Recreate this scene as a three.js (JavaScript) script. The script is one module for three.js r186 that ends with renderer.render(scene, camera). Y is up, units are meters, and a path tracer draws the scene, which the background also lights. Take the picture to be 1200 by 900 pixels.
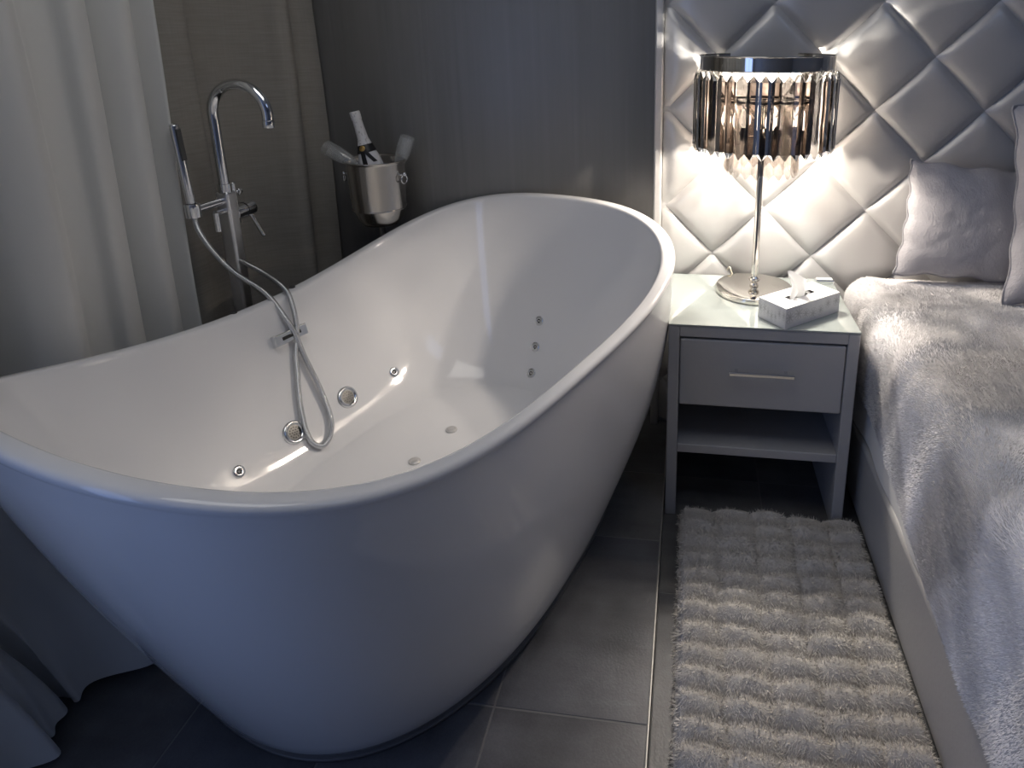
import * as THREE from 'three';
import { RectAreaLightUniformsLib } from 'three/addons/lights/RectAreaLightUniformsLib.js';
import { RoundedBoxGeometry } from 'three/addons/geometries/RoundedBoxGeometry.js';
import { mergeGeometries as mergeRaw } from 'three/addons/utils/BufferGeometryUtils.js';

// ---------------------------------------------------------------- camera, light, exposure
const scene = new THREE.Scene();
scene.background = new THREE.Color(0x000000);
const renderer = new THREE.WebGLRenderer({ antialias: true });
renderer.toneMapping = THREE.LinearToneMapping;
renderer.toneMappingExposure = 1.12;
renderer.shadowMap.enabled = true;
RectAreaLightUniformsLib.init();

const camera = new THREE.PerspectiveCamera(2 * Math.atan(450 / 767.03) * 180 / Math.PI, 4 / 3, 0.02, 50);
camera.position.set(0.0978, 1.4637, 2.2046);
camera.rotation.order = 'YXZ';
camera.rotation.set(-0.2628, 0.13047, -0.00671);
camera.setViewOffset(1200, 900, -109.46, 202.9, 1200, 900);   // shifted lens
camera.updateProjectionMatrix();

const LAMP_POWER = 1.48;      // each of the three bulbs of the table lamp
const PANEL_POWER = 0.6;      // ceiling panel
const WINDOW_POWER = 0.95;     // dusk window left of the camera

// ---------------------------------------------------------------- helpers
let seed = 20240611;
const rnd = () => { seed = (seed * 1664525 + 1013904223) >>> 0; return seed / 4294967296; };
const rr = (a, b) => a + (b - a) * rnd();
const lerp = (a, b, t) => a + (b - a) * t;
const clamp = (v, a = 0, b = 1) => Math.min(b, Math.max(a, v));
const smooth = (a, b, v) => { const t = clamp((v - a) / (b - a)); return t * t * (3 - 2 * t); };
const hash = (x, y) => { let h = (x * 374761393 + y * 668265263) | 0; h = Math.imul(h ^ (h >>> 13), 1274126177); return ((h ^ (h >>> 16)) >>> 0) / 4294967296; };
function vnoise(x, y, px = 1e6, py = 1e6) {
  const xi = Math.floor(x), yi = Math.floor(y), fx = x - xi, fy = y - yi;
  const w = (n, p) => ((n % p) + p) % p;
  const u = fx * fx * (3 - 2 * fx), v = fy * fy * (3 - 2 * fy);
  const a = hash(w(xi, px), w(yi, py)), b = hash(w(xi + 1, px), w(yi, py)), c = hash(w(xi, px), w(yi + 1, py)), d = hash(w(xi + 1, px), w(yi + 1, py));
  return lerp(lerp(a, b, u), lerp(c, d, u), v);
}
function fbm(x, y, oct = 4, p = 1e6, q = 1e6) {
  let s = 0, a = 0.5, n = 0;
  for (let i = 0; i < oct; i++) { s += a * vnoise(x, y, p, q); n += a; x *= 2; y *= 2; p *= 2; q *= 2; a *= 0.5; }
  return s / n;
}
function tex(w, h, fn, srgb = true, rep) {           // fn(u, v) -> grey number or [r, g, b] in 0..1
  const d = new Uint8Array(w * h * 4);
  for (let j = 0; j < h; j++) for (let i = 0; i < w; i++) {
    let c = fn(i / w, j / h); if (typeof c === 'number') c = [c, c, c];
    const k = (j * w + i) * 4;
    for (let m = 0; m < 3; m++) d[k + m] = Math.round(255 * clamp(c[m]));
    d[k + 3] = 255;
  }
  const t = new THREE.DataTexture(d, w, h, THREE.RGBAFormat);
  t.wrapS = t.wrapT = THREE.RepeatWrapping; t.magFilter = THREE.LinearFilter; t.minFilter = THREE.LinearMipmapLinearFilter; t.generateMipmaps = true;
  if (srgb) t.colorSpace = THREE.SRGBColorSpace;
  if (rep) t.repeat.set(rep[0], rep[1]);
  t.needsUpdate = true;
  return t;
}
const mergeGeometries = (list) => mergeRaw(list.map(g => g.index ? g.toNonIndexed() : g));
const taken = {};
function numbered(name) { const n = taken[name] = (taken[name] ?? -1) + 1; return n ? `${name}_${String(n).padStart(3, '0')}` : name; }
function mesh(name, geo, mat, parent) {
  const m = new THREE.Mesh(geo, mat); m.name = name; m.castShadow = m.receiveShadow = true;
  parent.add(m); return m;
}
function thing(name, label, category, pos = [0, 0, 0], turn = 0, group) {
  const g = new THREE.Group(); g.name = numbered(name); g.position.set(...pos); g.rotation.y = turn;
  g.userData = { label, category }; if (group) g.userData.group = group;
  scene.add(g); return g;
}
function structure(name, label, category) {
  const g = new THREE.Group(); g.name = name; g.userData = { kind: 'structure', label, category }; scene.add(g); return g;
}
function box(x0, x1, y0, y1, z0, z1, r = 0, seg = 2) {
  const g = r ? new RoundedBoxGeometry(x1 - x0, y1 - y0, z1 - z0, seg, r) : new THREE.BoxGeometry(x1 - x0, y1 - y0, z1 - z0);
  return g.translate((x0 + x1) / 2, (y0 + y1) / 2, (z0 + z1) / 2);
}
function planarUV(geo, scale = 1) {                    // uv in metres by the face's main direction
  const p = geo.attributes.position, n = geo.attributes.normal, uv = new Float32Array(p.count * 2);
  for (let i = 0; i < p.count; i++) {
    const ax = Math.abs(n.getX(i)), ay = Math.abs(n.getY(i)), az = Math.abs(n.getZ(i));
    const [u, v] = ay >= ax && ay >= az ? [p.getX(i), p.getZ(i)] : ax >= az ? [p.getZ(i), p.getY(i)] : [p.getX(i), p.getY(i)];
    uv[2 * i] = u * scale; uv[2 * i + 1] = v * scale;
  }
  geo.setAttribute('uv', new THREE.BufferAttribute(uv, 2)); return geo;
}
function gridGeo(nu, nv, fn, wrapU = false) {          // fn(i, j, nu, nv) -> [x, y, z, u, v]
  const pos = [], uv = [], idx = [];
  for (let j = 0; j <= nv; j++) for (let i = 0; i <= nu; i++) { const q = fn(i, j, nu, nv); pos.push(q[0], q[1], q[2]); uv.push(q[3] ?? i / nu, q[4] ?? j / nv); }
  for (let j = 0; j < nv; j++) for (let i = 0; i < nu; i++) { const a = j * (nu + 1) + i, b = a + 1, c = a + nu + 1, d = c + 1; idx.push(a, b, d, a, d, c); }
  const g = new THREE.BufferGeometry();
  g.setAttribute('position', new THREE.Float32BufferAttribute(pos, 3)); g.setAttribute('uv', new THREE.Float32BufferAttribute(uv, 2)); g.setIndex(idx);
  g.computeVertexNormals();
  if (wrapU) { const n = g.attributes.normal; for (let j = 0; j <= nv; j++) { const a = j * (nu + 1), b = a + nu; const v = new THREE.Vector3().fromBufferAttribute(n, a).add(new THREE.Vector3().fromBufferAttribute(n, b)).normalize(); n.setXYZ(a, v.x, v.y, v.z); n.setXYZ(b, v.x, v.y, v.z); } }
  return g;
}
function tube(points, r, seg = 64, rad = 12, closed = false) {
  return new THREE.TubeGeometry(new THREE.CatmullRomCurve3(points.map(p => new THREE.Vector3(...p)), closed, 'centripetal'), seg, r, rad, closed);
}
function lathe(profile, seg = 48) { return new THREE.LatheGeometry(profile.map(p => new THREE.Vector2(p[0], p[1])), seg); }
const cyl = (r0, r1, h, seg = 32) => new THREE.CylinderGeometry(r0, r1, h, seg);
function between(geo, a, b) {                          // a geometry along +y of unit height, from point a to point b
  const A = new THREE.Vector3(...a), B = new THREE.Vector3(...b), d = B.clone().sub(A), L = d.length();
  geo.translate(0, 0.5, 0).scale(1, L, 1);
  geo.applyQuaternion(new THREE.Quaternion().setFromUnitVectors(new THREE.Vector3(0, 1, 0), d.normalize()));
  return geo.translate(A.x, A.y, A.z);
}
const rod = (a, b, r, seg = 16) => between(cyl(r, r, 1, seg), a, b);
const std = (o) => new THREE.MeshStandardMaterial({ side: THREE.DoubleSide, ...o });
const phys = (o) => new THREE.MeshPhysicalMaterial({ side: THREE.DoubleSide, ...o });
const rgb = (r, g, b) => new THREE.Color().setRGB(r, g, b);

// ---------------------------------------------------------------- materials
const tileColor = (tint) => tex(256, 256, (u, v) => {
  const f = fbm(u * 6, v * 6, 5, 6, 6), s = fbm(u * 3 + 9, v * 24, 3, 1e6, 24), g = hash(Math.floor(u * 256), Math.floor(v * 256));
  const k = 0.36 + 0.15 * (f - 0.5) + 0.05 * (s - 0.5) + 0.03 * (g - 0.5);
  return [k * tint[0], k * tint[1], k * tint[2]];
});
const tileBump = tex(256, 256, (u, v) => 0.6 * fbm(u * 12, v * 12, 4, 12, 12) + 0.4 * hash(Math.floor(u * 256), Math.floor(v * 256)), false);
const tileRough = tex(128, 128, (u, v) => 0.62 + 0.3 * (fbm(u * 5, v * 5, 4, 5, 5) - 0.5), false);
const tileMats = [[1, 1, 1.02], [1.05, 1.04, 1.03], [0.95, 0.96, 1]].map(t => std({ map: tileColor(t), bumpMap: tileBump, bumpScale: 0.0006, roughness: 0.62, roughnessMap: tileRough }));
const groutMat = std({ color: rgb(0.19, 0.185, 0.18), roughness: 0.9 });
const wallPaper = tex(512, 64, (u, v) => { const s = fbm(u * 60, v * 2, 3, 60, 2), l = fbm(u * 6, v, 2, 6, 1); const k = 0.50 + 0.04 * (s - 0.5) + 0.03 * (l - 0.5); return [k, k * 0.995, k * 0.985]; });
const wallBump = tex(512, 64, (u, v) => fbm(u * 90, v * 3, 3, 90, 3), false);
const satinWall = phys({ map: wallPaper, bumpMap: wallBump, bumpScale: 0.0005, roughness: 0.36, metalness: 0.35 });
const paintWall = std({ color: rgb(0.32, 0.32, 0.33), roughness: 0.9 });
const ceilMat = std({ color: rgb(0.6, 0.6, 0.62), roughness: 0.95 });
const chrome = std({ color: rgb(0.78, 0.79, 0.80), metalness: 1, roughness: 0.07 });
const chromeWarm = std({ color: rgb(0.74, 0.71, 0.66), metalness: 1, roughness: 0.08 });
const brushed = std({ color: rgb(0.82, 0.82, 0.83), metalness: 1, roughness: 0.3 });
const steel = std({ color: rgb(0.50, 0.485, 0.465), metalness: 1, roughness: 0.25 });
const darkHole = std({ color: rgb(0.012, 0.012, 0.013), roughness: 0.6 });
const acrylic = phys({ color: rgb(0.78, 0.78, 0.79), roughness: 0.055, ior: 1.52 });
const leatherBump = tex(256, 256, (u, v) => fbm(u * 48, v * 48, 3, 48, 48), false);
const pearlLeather = phys({ color: rgb(0.50, 0.495, 0.49), roughness: 0.36, metalness: 0.25, bumpMap: leatherBump, bumpScale: 0.0003, clearcoat: 0.15, clearcoatRoughness: 0.3 });
const railLeather = phys({ color: rgb(0.46, 0.455, 0.45), roughness: 0.42, metalness: 0.15, bumpMap: leatherBump, bumpScale: 0.0003 });
const greyLeather = phys({ color: rgb(0.40, 0.40, 0.41), roughness: 0.45, metalness: 0.15, bumpMap: leatherBump, bumpScale: 0.0003 });
const glassSheet = phys({ color: rgb(0.86, 0.93, 0.90), roughness: 0.03, transmission: 1, thickness: 0, ior: 1.52 });
const clearGlass = phys({ color: rgb(0.96, 0.97, 0.97), roughness: 0.03, transmission: 0.9, thickness: 0, ior: 1.5 });

// ---------------------------------------------------------------- the setting
const X_LEFT = -1.58, X_RIGHT = 3.1, Z_BACK = -0.12, Z_FRONT = 4.0, Y_CEIL = 2.7, PLAT = 0.04, EDGE = 0.046;
{
  const w = structure('wall_back', 'dark grey satin wall with vertical sheen behind the bathtub', 'wall');
  const g = planarUV(box(X_LEFT - 0.1, X_RIGHT + 0.1, -0.15, Y_CEIL + 0.1, Z_BACK - 0.1, Z_BACK), 0.9); mesh('wall_panel', g, satinWall, w);
  mesh('wall_panel', box(X_LEFT - 0.1, X_LEFT, -0.15, Y_CEIL + 0.1, Z_BACK, Z_FRONT), paintWall, structure('wall_left', 'plain wall behind the white curtain', 'wall'));
  mesh('wall_panel', box(X_RIGHT, X_RIGHT + 0.1, -0.15, Y_CEIL + 0.1, Z_BACK, Z_FRONT), paintWall, structure('wall_right', 'plain grey wall beyond the bed', 'wall'));
  mesh('wall_panel', box(X_LEFT - 0.1, X_RIGHT + 0.1, -0.15, Y_CEIL + 0.1, Z_FRONT, Z_FRONT + 0.1), paintWall, structure('wall_front', 'plain grey wall opposite the headboard', 'wall'));
  mesh('ceiling_slab', box(X_LEFT, X_RIGHT, Y_CEIL, Y_CEIL + 0.1, Z_BACK, Z_FRONT), ceilMat, structure('ceiling', 'pale plain ceiling', 'ceiling'));
}
function tiledFloor(parent, xs, zs, y, gap, under) {
  mesh('grout_bed', box(xs[0], xs[xs.length - 1], under, y - 0.0012, zs[0], zs[zs.length - 1]), groutMat, parent);
  for (let i = 0; i + 1 < xs.length; i++) for (let j = 0; j + 1 < zs.length; j++) {
    const g = box(xs[i] + gap, xs[i + 1] - gap, y - 0.012, y + 0.0003 * (hash(i, j) - 0.5), zs[j] + gap, zs[j + 1] - gap, 0.0015, 1);
    planarUV(g, 1.7); const uv = g.attributes.uv, du = hash(i + 5, j), dv = hash(i, j + 7);
    for (let k = 0; k < uv.count; k++) uv.setXY(k, uv.getX(k) + du, uv.getY(k) + dv);
    mesh('floor_tile', g, tileMats[Math.floor(hash(i + 31, j + 17) * 3)], parent);
  }
}
{
  const f = structure('floor', 'dark charcoal tiled floor under the nightstand and rug', 'floor');
  tiledFloor(f, [EDGE, 0.357, 0.73, 1.1, 1.47, 1.84, 2.21, 2.58, X_RIGHT], [Z_BACK, 0.257, 0.75, 1.243, 1.736, 2.229, 2.722, 3.215, Z_FRONT], 0, 0.0016, -0.1);
  const p = structure('floor_platform', 'slightly raised dark slate tile floor under the bathtub', 'floor');
  tiledFloor(p, [X_LEFT, -1.27, -0.945, -0.62, -0.295, EDGE - 0.004], [Z_BACK, 0.305, 0.608, 1.14, 1.66, 2.18, 2.70, 3.22, Z_FRONT], PLAT, 0.0018, -0.1);
  const t = structure('trim_1', 'thin metal edge strip along the raised tiles', 'trim');
  mesh('edge_strip', box(EDGE - 0.0038, EDGE - 0.0012, 0.0, PLAT + 0.0006, Z_BACK, Z_FRONT), std({ color: rgb(0.42, 0.41, 0.39), metalness: 0.8, roughness: 0.45 }), t);
}
{ // dusk window in the left wall beyond the curtain, out of the picture: the blue light on the tub's near end and the headboard
  const w = structure('window_1', 'tall window with blue dusk light in the left wall', 'window');
  const z0 = 2.4, z1 = 3.6, y0 = 0.25, y1 = 2.2, x = X_LEFT + 0.002;
  mesh('window_pane', box(x, x + 0.01, y0, y1, z0, z1), std({ color: 0x000000, emissive: rgb(0.36, 0.52, 1.0), emissiveIntensity: WINDOW_POWER }), w);
  const fm = std({ color: rgb(0.5, 0.5, 0.5), roughness: 0.5 });
  mesh('window_frame', mergeGeometries([box(x, x + 0.04, y1, y1 + 0.06, z0 - 0.06, z1 + 0.06), box(x, x + 0.04, y0 - 0.06, y0, z0 - 0.06, z1 + 0.06), box(x, x + 0.04, y0, y1, z0 - 0.06, z0), box(x, x + 0.04, y0, y1, z1, z1 + 0.06), box(x + 0.011, x + 0.04, y0, y1, 2.97, 3.03)]), fm, w);
  const l = new THREE.RectAreaLight(rgb(0.36, 0.52, 1.0), WINDOW_POWER, z1 - z0, y1 - y0);
  l.position.set(x + 0.05, (y0 + y1) / 2, (z0 + z1) / 2); l.lookAt(5, (y0 + y1) / 2, (z0 + z1) / 2); w.add(l);
}
function ceilingPanel(label, x, z, sx, sz, color, power) {
  const g = thing('ceiling_light', label, 'ceiling light', [x, Y_CEIL, z]);
  mesh('frame', box(-sx / 2 - 0.02, sx / 2 + 0.02, -0.03, 0, -sz / 2 - 0.02, sz / 2 + 0.02, 0.005), std({ color: rgb(0.7, 0.7, 0.7), roughness: 0.4 }), g);
  mesh('diffuser', box(-sx / 2, sx / 2, -0.034, -0.03, -sz / 2, sz / 2), std({ color: 0x000000, emissive: color, emissiveIntensity: power }), g);
  const l = new THREE.RectAreaLight(color, power, sx, sz);
  l.position.set(0, -0.045, 0); l.rotation.x = -Math.PI / 2; g.add(l);
}
ceilingPanel('large soft white ceiling panel above the bathtub', -0.35, 1.15, 1.2, 1.0, rgb(1, 0.98, 0.95), PANEL_POWER * 1.7);
ceilingPanel('long cool ceiling panel above the bed', 1.5, 1.5, 1.0, 0.5, rgb(0.45, 0.62, 1.0), PANEL_POWER * 1.3);

// ---------------------------------------------------------------- bathtub
const TUB = { cx: -0.6278, cz: 0.7322, phi: 1.2337 };
{
  const A = 0.8269, B = 0.544, n = 2.4598, e = 0.0718, e2 = 0.3299, a = 0.7045, b = 0.4296, nb = 2.3717, sh = 0.1351, eb = -0.1242;
  const sp = (v, m) => Math.sign(v) * Math.pow(Math.abs(v), 2 / m);
  const rimY = (c, s) => 0.7313 + 0.0214 * c + 0.1339 * c * c - 0.0198 * c * c * c + 0.0438 * c * c * c * c - 0.0166 * s - PLAT;
  const rim = (th, ins) => { const c = sp(Math.cos(th), n), s = sp(Math.sin(th), n); return [(A - ins) * c, rimY(c, s), -(B - ins) * s * (1 + e * c + e2 * c * c)]; };
  const base = (th, ins) => { const c = sp(Math.cos(th), nb), s = sp(Math.sin(th), nb); return [sh + (a - ins) * c, 0, -(b - ins) * s * (1 + eb * c)]; };
  const bottom = (th) => { const c = sp(Math.cos(th), 2.5), s = sp(Math.sin(th), 2.5); return [0.03 + 0.50 * c, 0.235, -0.30 * s * (1 + 0.05 * c)]; };
  const rings = [];
  const add = (fn) => rings.push(fn);
  add(th => { const p = base(th, 0.03); return [p[0], 0.012, p[2]]; });
  for (let k = 0; k <= 22; k++) add(th => {             // outer wall
    const t = k / 22, P = base(th, 0.006 * (1 - smooth(0, 0.04, t))), Q = rim(th, 0.004), q = 1.62 + 0.35 * Math.cos(th) - 0.35 * Math.sin(th), g = 1 - Math.pow(1 - t, q);
    return [lerp(P[0], Q[0], g), lerp(0.014, Q[1] - 0.022, t), lerp(P[2], Q[2], g)];
  });
  for (const [ins, dy] of [[0.001, -0.016], [0, -0.010], [0.0015, -0.005], [0.005, -0.0015], [0.011, 0], [0.020, -0.0005], [0.029, -0.0015], [0.034, -0.004], [0.037, -0.009], [0.0385, -0.016]])
    add(th => { const p = rim(th, ins); return [p[0], p[1] + dy, p[2]]; });
  const bez = (t, p1, p2) => 3 * (1 - t) ** 2 * t * p1 + 3 * (1 - t) * t * t * p2 + t ** 3;
  for (let k = 25; k >= 0; k--) add(th => {             // inner wall and the fillet at the bottom
    const w = k / 26, g = bez(w, 0.20, 0.72), t = bez(w, 0.0, 0.36), P = bottom(th), Q = rim(th, 0.039);
    return [lerp(P[0], Q[0], g), lerp(P[1], Q[1] - 0.018, t), lerp(P[2], Q[2], g)];
  });
  for (const f of [0.9, 0.7, 0.45, 0.2, 0]) add(th => { const p = bottom(th); return [0.03 + (p[0] - 0.03) * f, p[1] - 0.004 * (1 - f), p[2] * f]; });
  const geo = gridGeo(200, rings.length - 1, (i, j, nu) => rings[j](i / nu * Math.PI * 2 + 1e-6), true);
  const tub = thing('bathtub', 'large white glossy freestanding slipper bathtub with whirlpool jets', 'bathtub', [TUB.cx, PLAT, TUB.cz], TUB.phi);
  mesh('shell', geo, acrylic, tub);
  const pl = gridGeo(120, 3, (i, j, nu) => { const th = i / nu * Math.PI * 2; const p = base(th, [0.012, 0.002, 0.002, 0.03][j]); return [p[0], [0.0005, 0.0005, 0.011, 0.0125][j], p[2]]; }, true);
  mesh('plinth', pl, std({ color: rgb(0.10, 0.10, 0.105), roughness: 0.5 }), tub).userData.label = 'dark sealing strip around the foot';
  tub.updateMatrixWorld(true);
  // fittings: [world position, world normal]
  const inv = tub.matrixWorld.clone().invert();
  const fit = (name, parts, [px, py, pz], [nx, ny, nz], label) => {
    const g = new THREE.Group(); g.name = name; if (label) g.userData.label = label;
    const m = new THREE.Matrix4().compose(new THREE.Vector3(px, py, pz), new THREE.Quaternion().setFromUnitVectors(new THREE.Vector3(0, 1, 0), new THREE.Vector3(nx, ny, nz).normalize()), new THREE.Vector3(1, 1, 1)).premultiply(inv);
    m.decompose(g.position, g.quaternion, g.scale); tub.add(g);
    for (const [nm, ge, ma] of parts) mesh(nm, ge, ma, g);
    return g;
  };
  const jetRing = lathe([[0.0065, 0.002], [0.0065, 0.004], [0.009, 0.005], [0.0155, 0.0045], [0.017, 0.003], [0.017, -0.003]], 28);
  const jetHole = lathe([[0, 0.0022], [0.0066, 0.0022], [0.0066, 0.001]], 20), jetPin = lathe([[0, 0.0062], [0.0032, 0.0055], [0.0035, 0.002]], 14);
  for (const [p, nrm] of [[[-0.42, 0.4773, 0.0955], [-0.302, 0.391, 0.869]], [[-0.4279, 0.3941, 0.1341], [-0.29, 0.458, 0.84]], [[-0.4343, 0.3164, 0.1832], [-0.27, 0.613, 0.743]], [[-0.8789, 0.3626, 0.3107], [0.733, 0.553, 0.397]], [[-1.0545, 0.362, 0.8603], [0.822, 0.556, 0.122]]])
    fit('water_jet', [['jet_ring', jetRing, chrome], ['jet_hole', jetHole, darkHole], ['jet_nozzle', jetPin, steel]], p, nrm, 'small round chrome water jet');
  const airRing = lathe([[0, 0.006], [0.009, 0.0058], [0.013, 0.004], [0.014, 0.002], [0.0145, 0.0035], [0.017, 0.003], [0.018, -0.002]], 28);
  for (const p of [[-0.6693, 0.2725, 0.6462], [-0.6185, 0.2733, 0.4834]]) fit('air_jet', [['jet_cap', airRing, std({ color: rgb(0.62, 0.61, 0.60), metalness: 0.4, roughness: 0.3 })]], p, [0, 1, 0], 'flat round chrome air jet in the tub floor');
  const dr = lathe([[0.021, 0.003], [0.023, 0.006], [0.029, 0.0075], [0.034, 0.005], [0.0355, -0.003]], 40), dg = lathe([[0, 0.0045], [0.021, 0.0038]], 32);
  const holes = [];
  for (let r = 0; r < 3; r++) for (let k = 0; k < [1, 6, 12][r]; k++) { const t = k / [1, 6, 12][r] * Math.PI * 2; holes.push(new THREE.CylinderGeometry(0.0021, 0.0021, 0.0012, 8).translate(r * 0.0075 * Math.cos(t), 0.0048 - 0.0003 * r, r * 0.0075 * Math.sin(t))); }
  const dh = mergeGeometries(holes);
  for (const [p, nrm] of [[[-0.9527, 0.3653, 0.4848], [0.81, 0.521, 0.271]], [[-1.0119, 0.3623, 0.679], [0.82, 0.52, 0.24]]])
    fit('suction_grate', [['grate_ring', dr, chrome], ['grate_plate', dg, std({ color: rgb(0.15, 0.148, 0.145), metalness: 1, roughness: 0.4 })], ['grate_holes', dh, darkHole]], p, nrm, 'round chrome suction grate with small holes');
  { // the chrome inlet plate under the rim: long side level along the wall
    const g = new THREE.Group(); g.name = 'water_inlet'; g.userData.label = 'rectangular chrome water inlet on the inner wall';
    const N = new THREE.Vector3(0.919, 0.279, 0.278).normalize(), U = new THREE.Vector3(0.0268, -0.0012, -0.0865).normalize(); U.addScaledVector(N, -U.dot(N)).normalize(); const V = N.clone().cross(U);
    const m = new THREE.Matrix4().makeBasis(U, N, V); m.setPosition(-1.0771 + N.x * 0.004, 0.6044 + N.y * 0.004, 0.5537 + N.z * 0.004); m.premultiply(inv); m.decompose(g.position, g.quaternion, g.scale); tub.add(g);
    mesh('inlet_plate', box(-0.056, 0.056, -0.004, 0.016, -0.017, 0.017, 0.003), chrome, g);
    mesh('inlet_slot', box(-0.032, 0.032, 0.0155, 0.0168, -0.005, 0.005), darkHole, g);
  }
  for (const p of [[-1.1046, 0.7188, 0.4607], [-1.1634, 0.7135, 0.6483]]) fit('rim_button', [['button_cap', lathe([[0, 0.005], [0.007, 0.0045], [0.009, 0.002], [0.009, -0.004]], 20), std({ color: rgb(0.08, 0.08, 0.085), metalness: 0.6, roughness: 0.3 })]], p, [0.02, 1, 0.05], 'small dark button set in the rim');
}

// ---------------------------------------------------------------- headboard
{
  const hx = 0.0188, hy = 1.5572, a = 0.16675, b = 0.16716, right = 2.62, H = 0.026, topY = 2.3, botY = 0.06;
  const hb = thing('headboard', 'tall silver padded headboard quilted in large diamonds', 'headboard', [0, 0, 0]);
  mesh('backing_board', box(-0.022, right, 0.002, topY, Z_BACK + 0.001, -0.012), greyLeather, hb).userData.label = 'flat board behind the padding';
  mesh('border', mergeGeometries([box(-0.0235, 0.0045, 0.002, topY, -0.06, 0.018, 0.008, 3), box(0.0045, right, topY - 0.03, topY, -0.06, 0.018, 0.008, 3)]), pearlLeather, hb).userData.label = 'narrow padded border';
  const N = 18;
  const panel = (ci, cj) => {                           // diamond around grid point (ci, cj), in half diagonals
    const x0 = hx + a * ci, y0 = hy - b * cj, ph = hash(ci + 40, cj + 90);
    let any = false;
    const g = gridGeo(N, N, (i, j) => {
      const u = i / N * 2 - 1, v = j / N * 2 - 1;
      let x = x0 + a * (u + v) / 2, y = y0 + b * (v - u) / 2;
      let edge = 1;
      if (x < hx - 0.012) x = hx - 0.012; else any = true;
      if (y < botY) y = botY; if (y > topY - 0.03) y = topY - 0.03; if (x > right) x = right;
      edge *= smooth(-0.012, 0.03, x - hx);
      const f = (t) => Math.pow(1 - Math.pow(Math.abs(t), 3.4), 0.5);
      const wr = 0.0016 * (fbm(x * 14 + ph * 20, y * 7 + ci, 2) - 0.5) + 0.0012 * Math.sin((u - v) * 9 + ph * 6) * (1 - u * u) * (1 - v * v) * smooth(0.35, 0.95, Math.max(Math.abs(u), Math.abs(v)));
      const z = -0.012 + H * f(u) * f(v) * (0.35 + 0.65 * edge) + wr;
      return [x, y, z, x, y];
    });
    return any ? g : null;
  };
  for (let cj = -4; cj <= 9; cj++) for (let ci = 0; ci <= 15; ci++) {
    if (((ci + cj) & 1) === 0) continue;
    const g = panel(ci, cj); if (g) mesh('panel', g, pearlLeather, hb);
  }
}

// ---------------------------------------------------------------- nightstand
const NS = { x0: 0.05, x1: 0.588, z0: 0.03, z1: 0.447, top: 0.654 };
{
  const { x0, x1, z0, z1, top } = NS, t = 0.033;
  const n = thing('nightstand', 'grey upholstered nightstand with one drawer and an open shelf', 'nightstand', [(x0 + x1) / 2, 0, z0]);
  const w = (x1 - x0) / 2, d = z1 - z0;
  const uv = (g) => planarUV(g, 3);
  mesh('side_panel', uv(box(-w, -w + t, 0, top - 0.006, 0, d, 0.004)), greyLeather, n);
  mesh('side_panel', uv(box(w - t, w, 0, top - 0.006, 0, d, 0.004)), greyLeather, n);
  mesh('top_board', uv(box(-w + t, w - t, top - 0.04, top - 0.006, 0, d, 0.003)), greyLeather, n);
  const glass = mesh('glass_top', box(-w, w, top - 0.0055, top, 0.002, d + 0.002, 0.0015, 1), phys({ color: rgb(0.36, 0.395, 0.38), roughness: 0.04, metalness: 0, clearcoat: 1, clearcoatRoughness: 0.02 }), n); glass.userData.label = 'glossy pale green glass sheet on top';
  const dr = mesh('drawer', uv(box(-w + t + 0.002, w - t - 0.002, 0.391, top - 0.047, d - 0.03, d - 0.002, 0.006, 3)), greyLeather, n);
  mesh('handle', mergeGeometries([box(-0.093, 0.093, 0.51, 0.522, d + 0.018, d + 0.028, 0.003), box(-0.075, -0.066, 0.512, 0.520, d - 0.002, d + 0.02), box(0.066, 0.075, 0.512, 0.520, d - 0.002, d + 0.02)]), chrome, dr).userData.label = 'slim chrome bar handle';
  mesh('drawer_box', box(-w + t + 0.012, w - t - 0.012, 0.40, 0.58, 0.02, d - 0.03), std({ color: rgb(0.16, 0.16, 0.165), roughness: 0.8 }), dr);
  mesh('shelf', uv(box(-w + t, w - t, 0.224, 0.253, 0.01, d - 0.006, 0.003)), greyLeather, n);
  mesh('back_panel', box(-w + t, w - t, 0.253, top - 0.04, 0.0, 0.01), greyLeather, n);
  for (const s of [-1, 1]) mesh('shelf_peg', cyl(0.004, 0.004, 0.016, 12).rotateZ(Math.PI / 2).translate(s * (w - t - 0.006), 0.217, d - 0.05), chrome, n);
}

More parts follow.
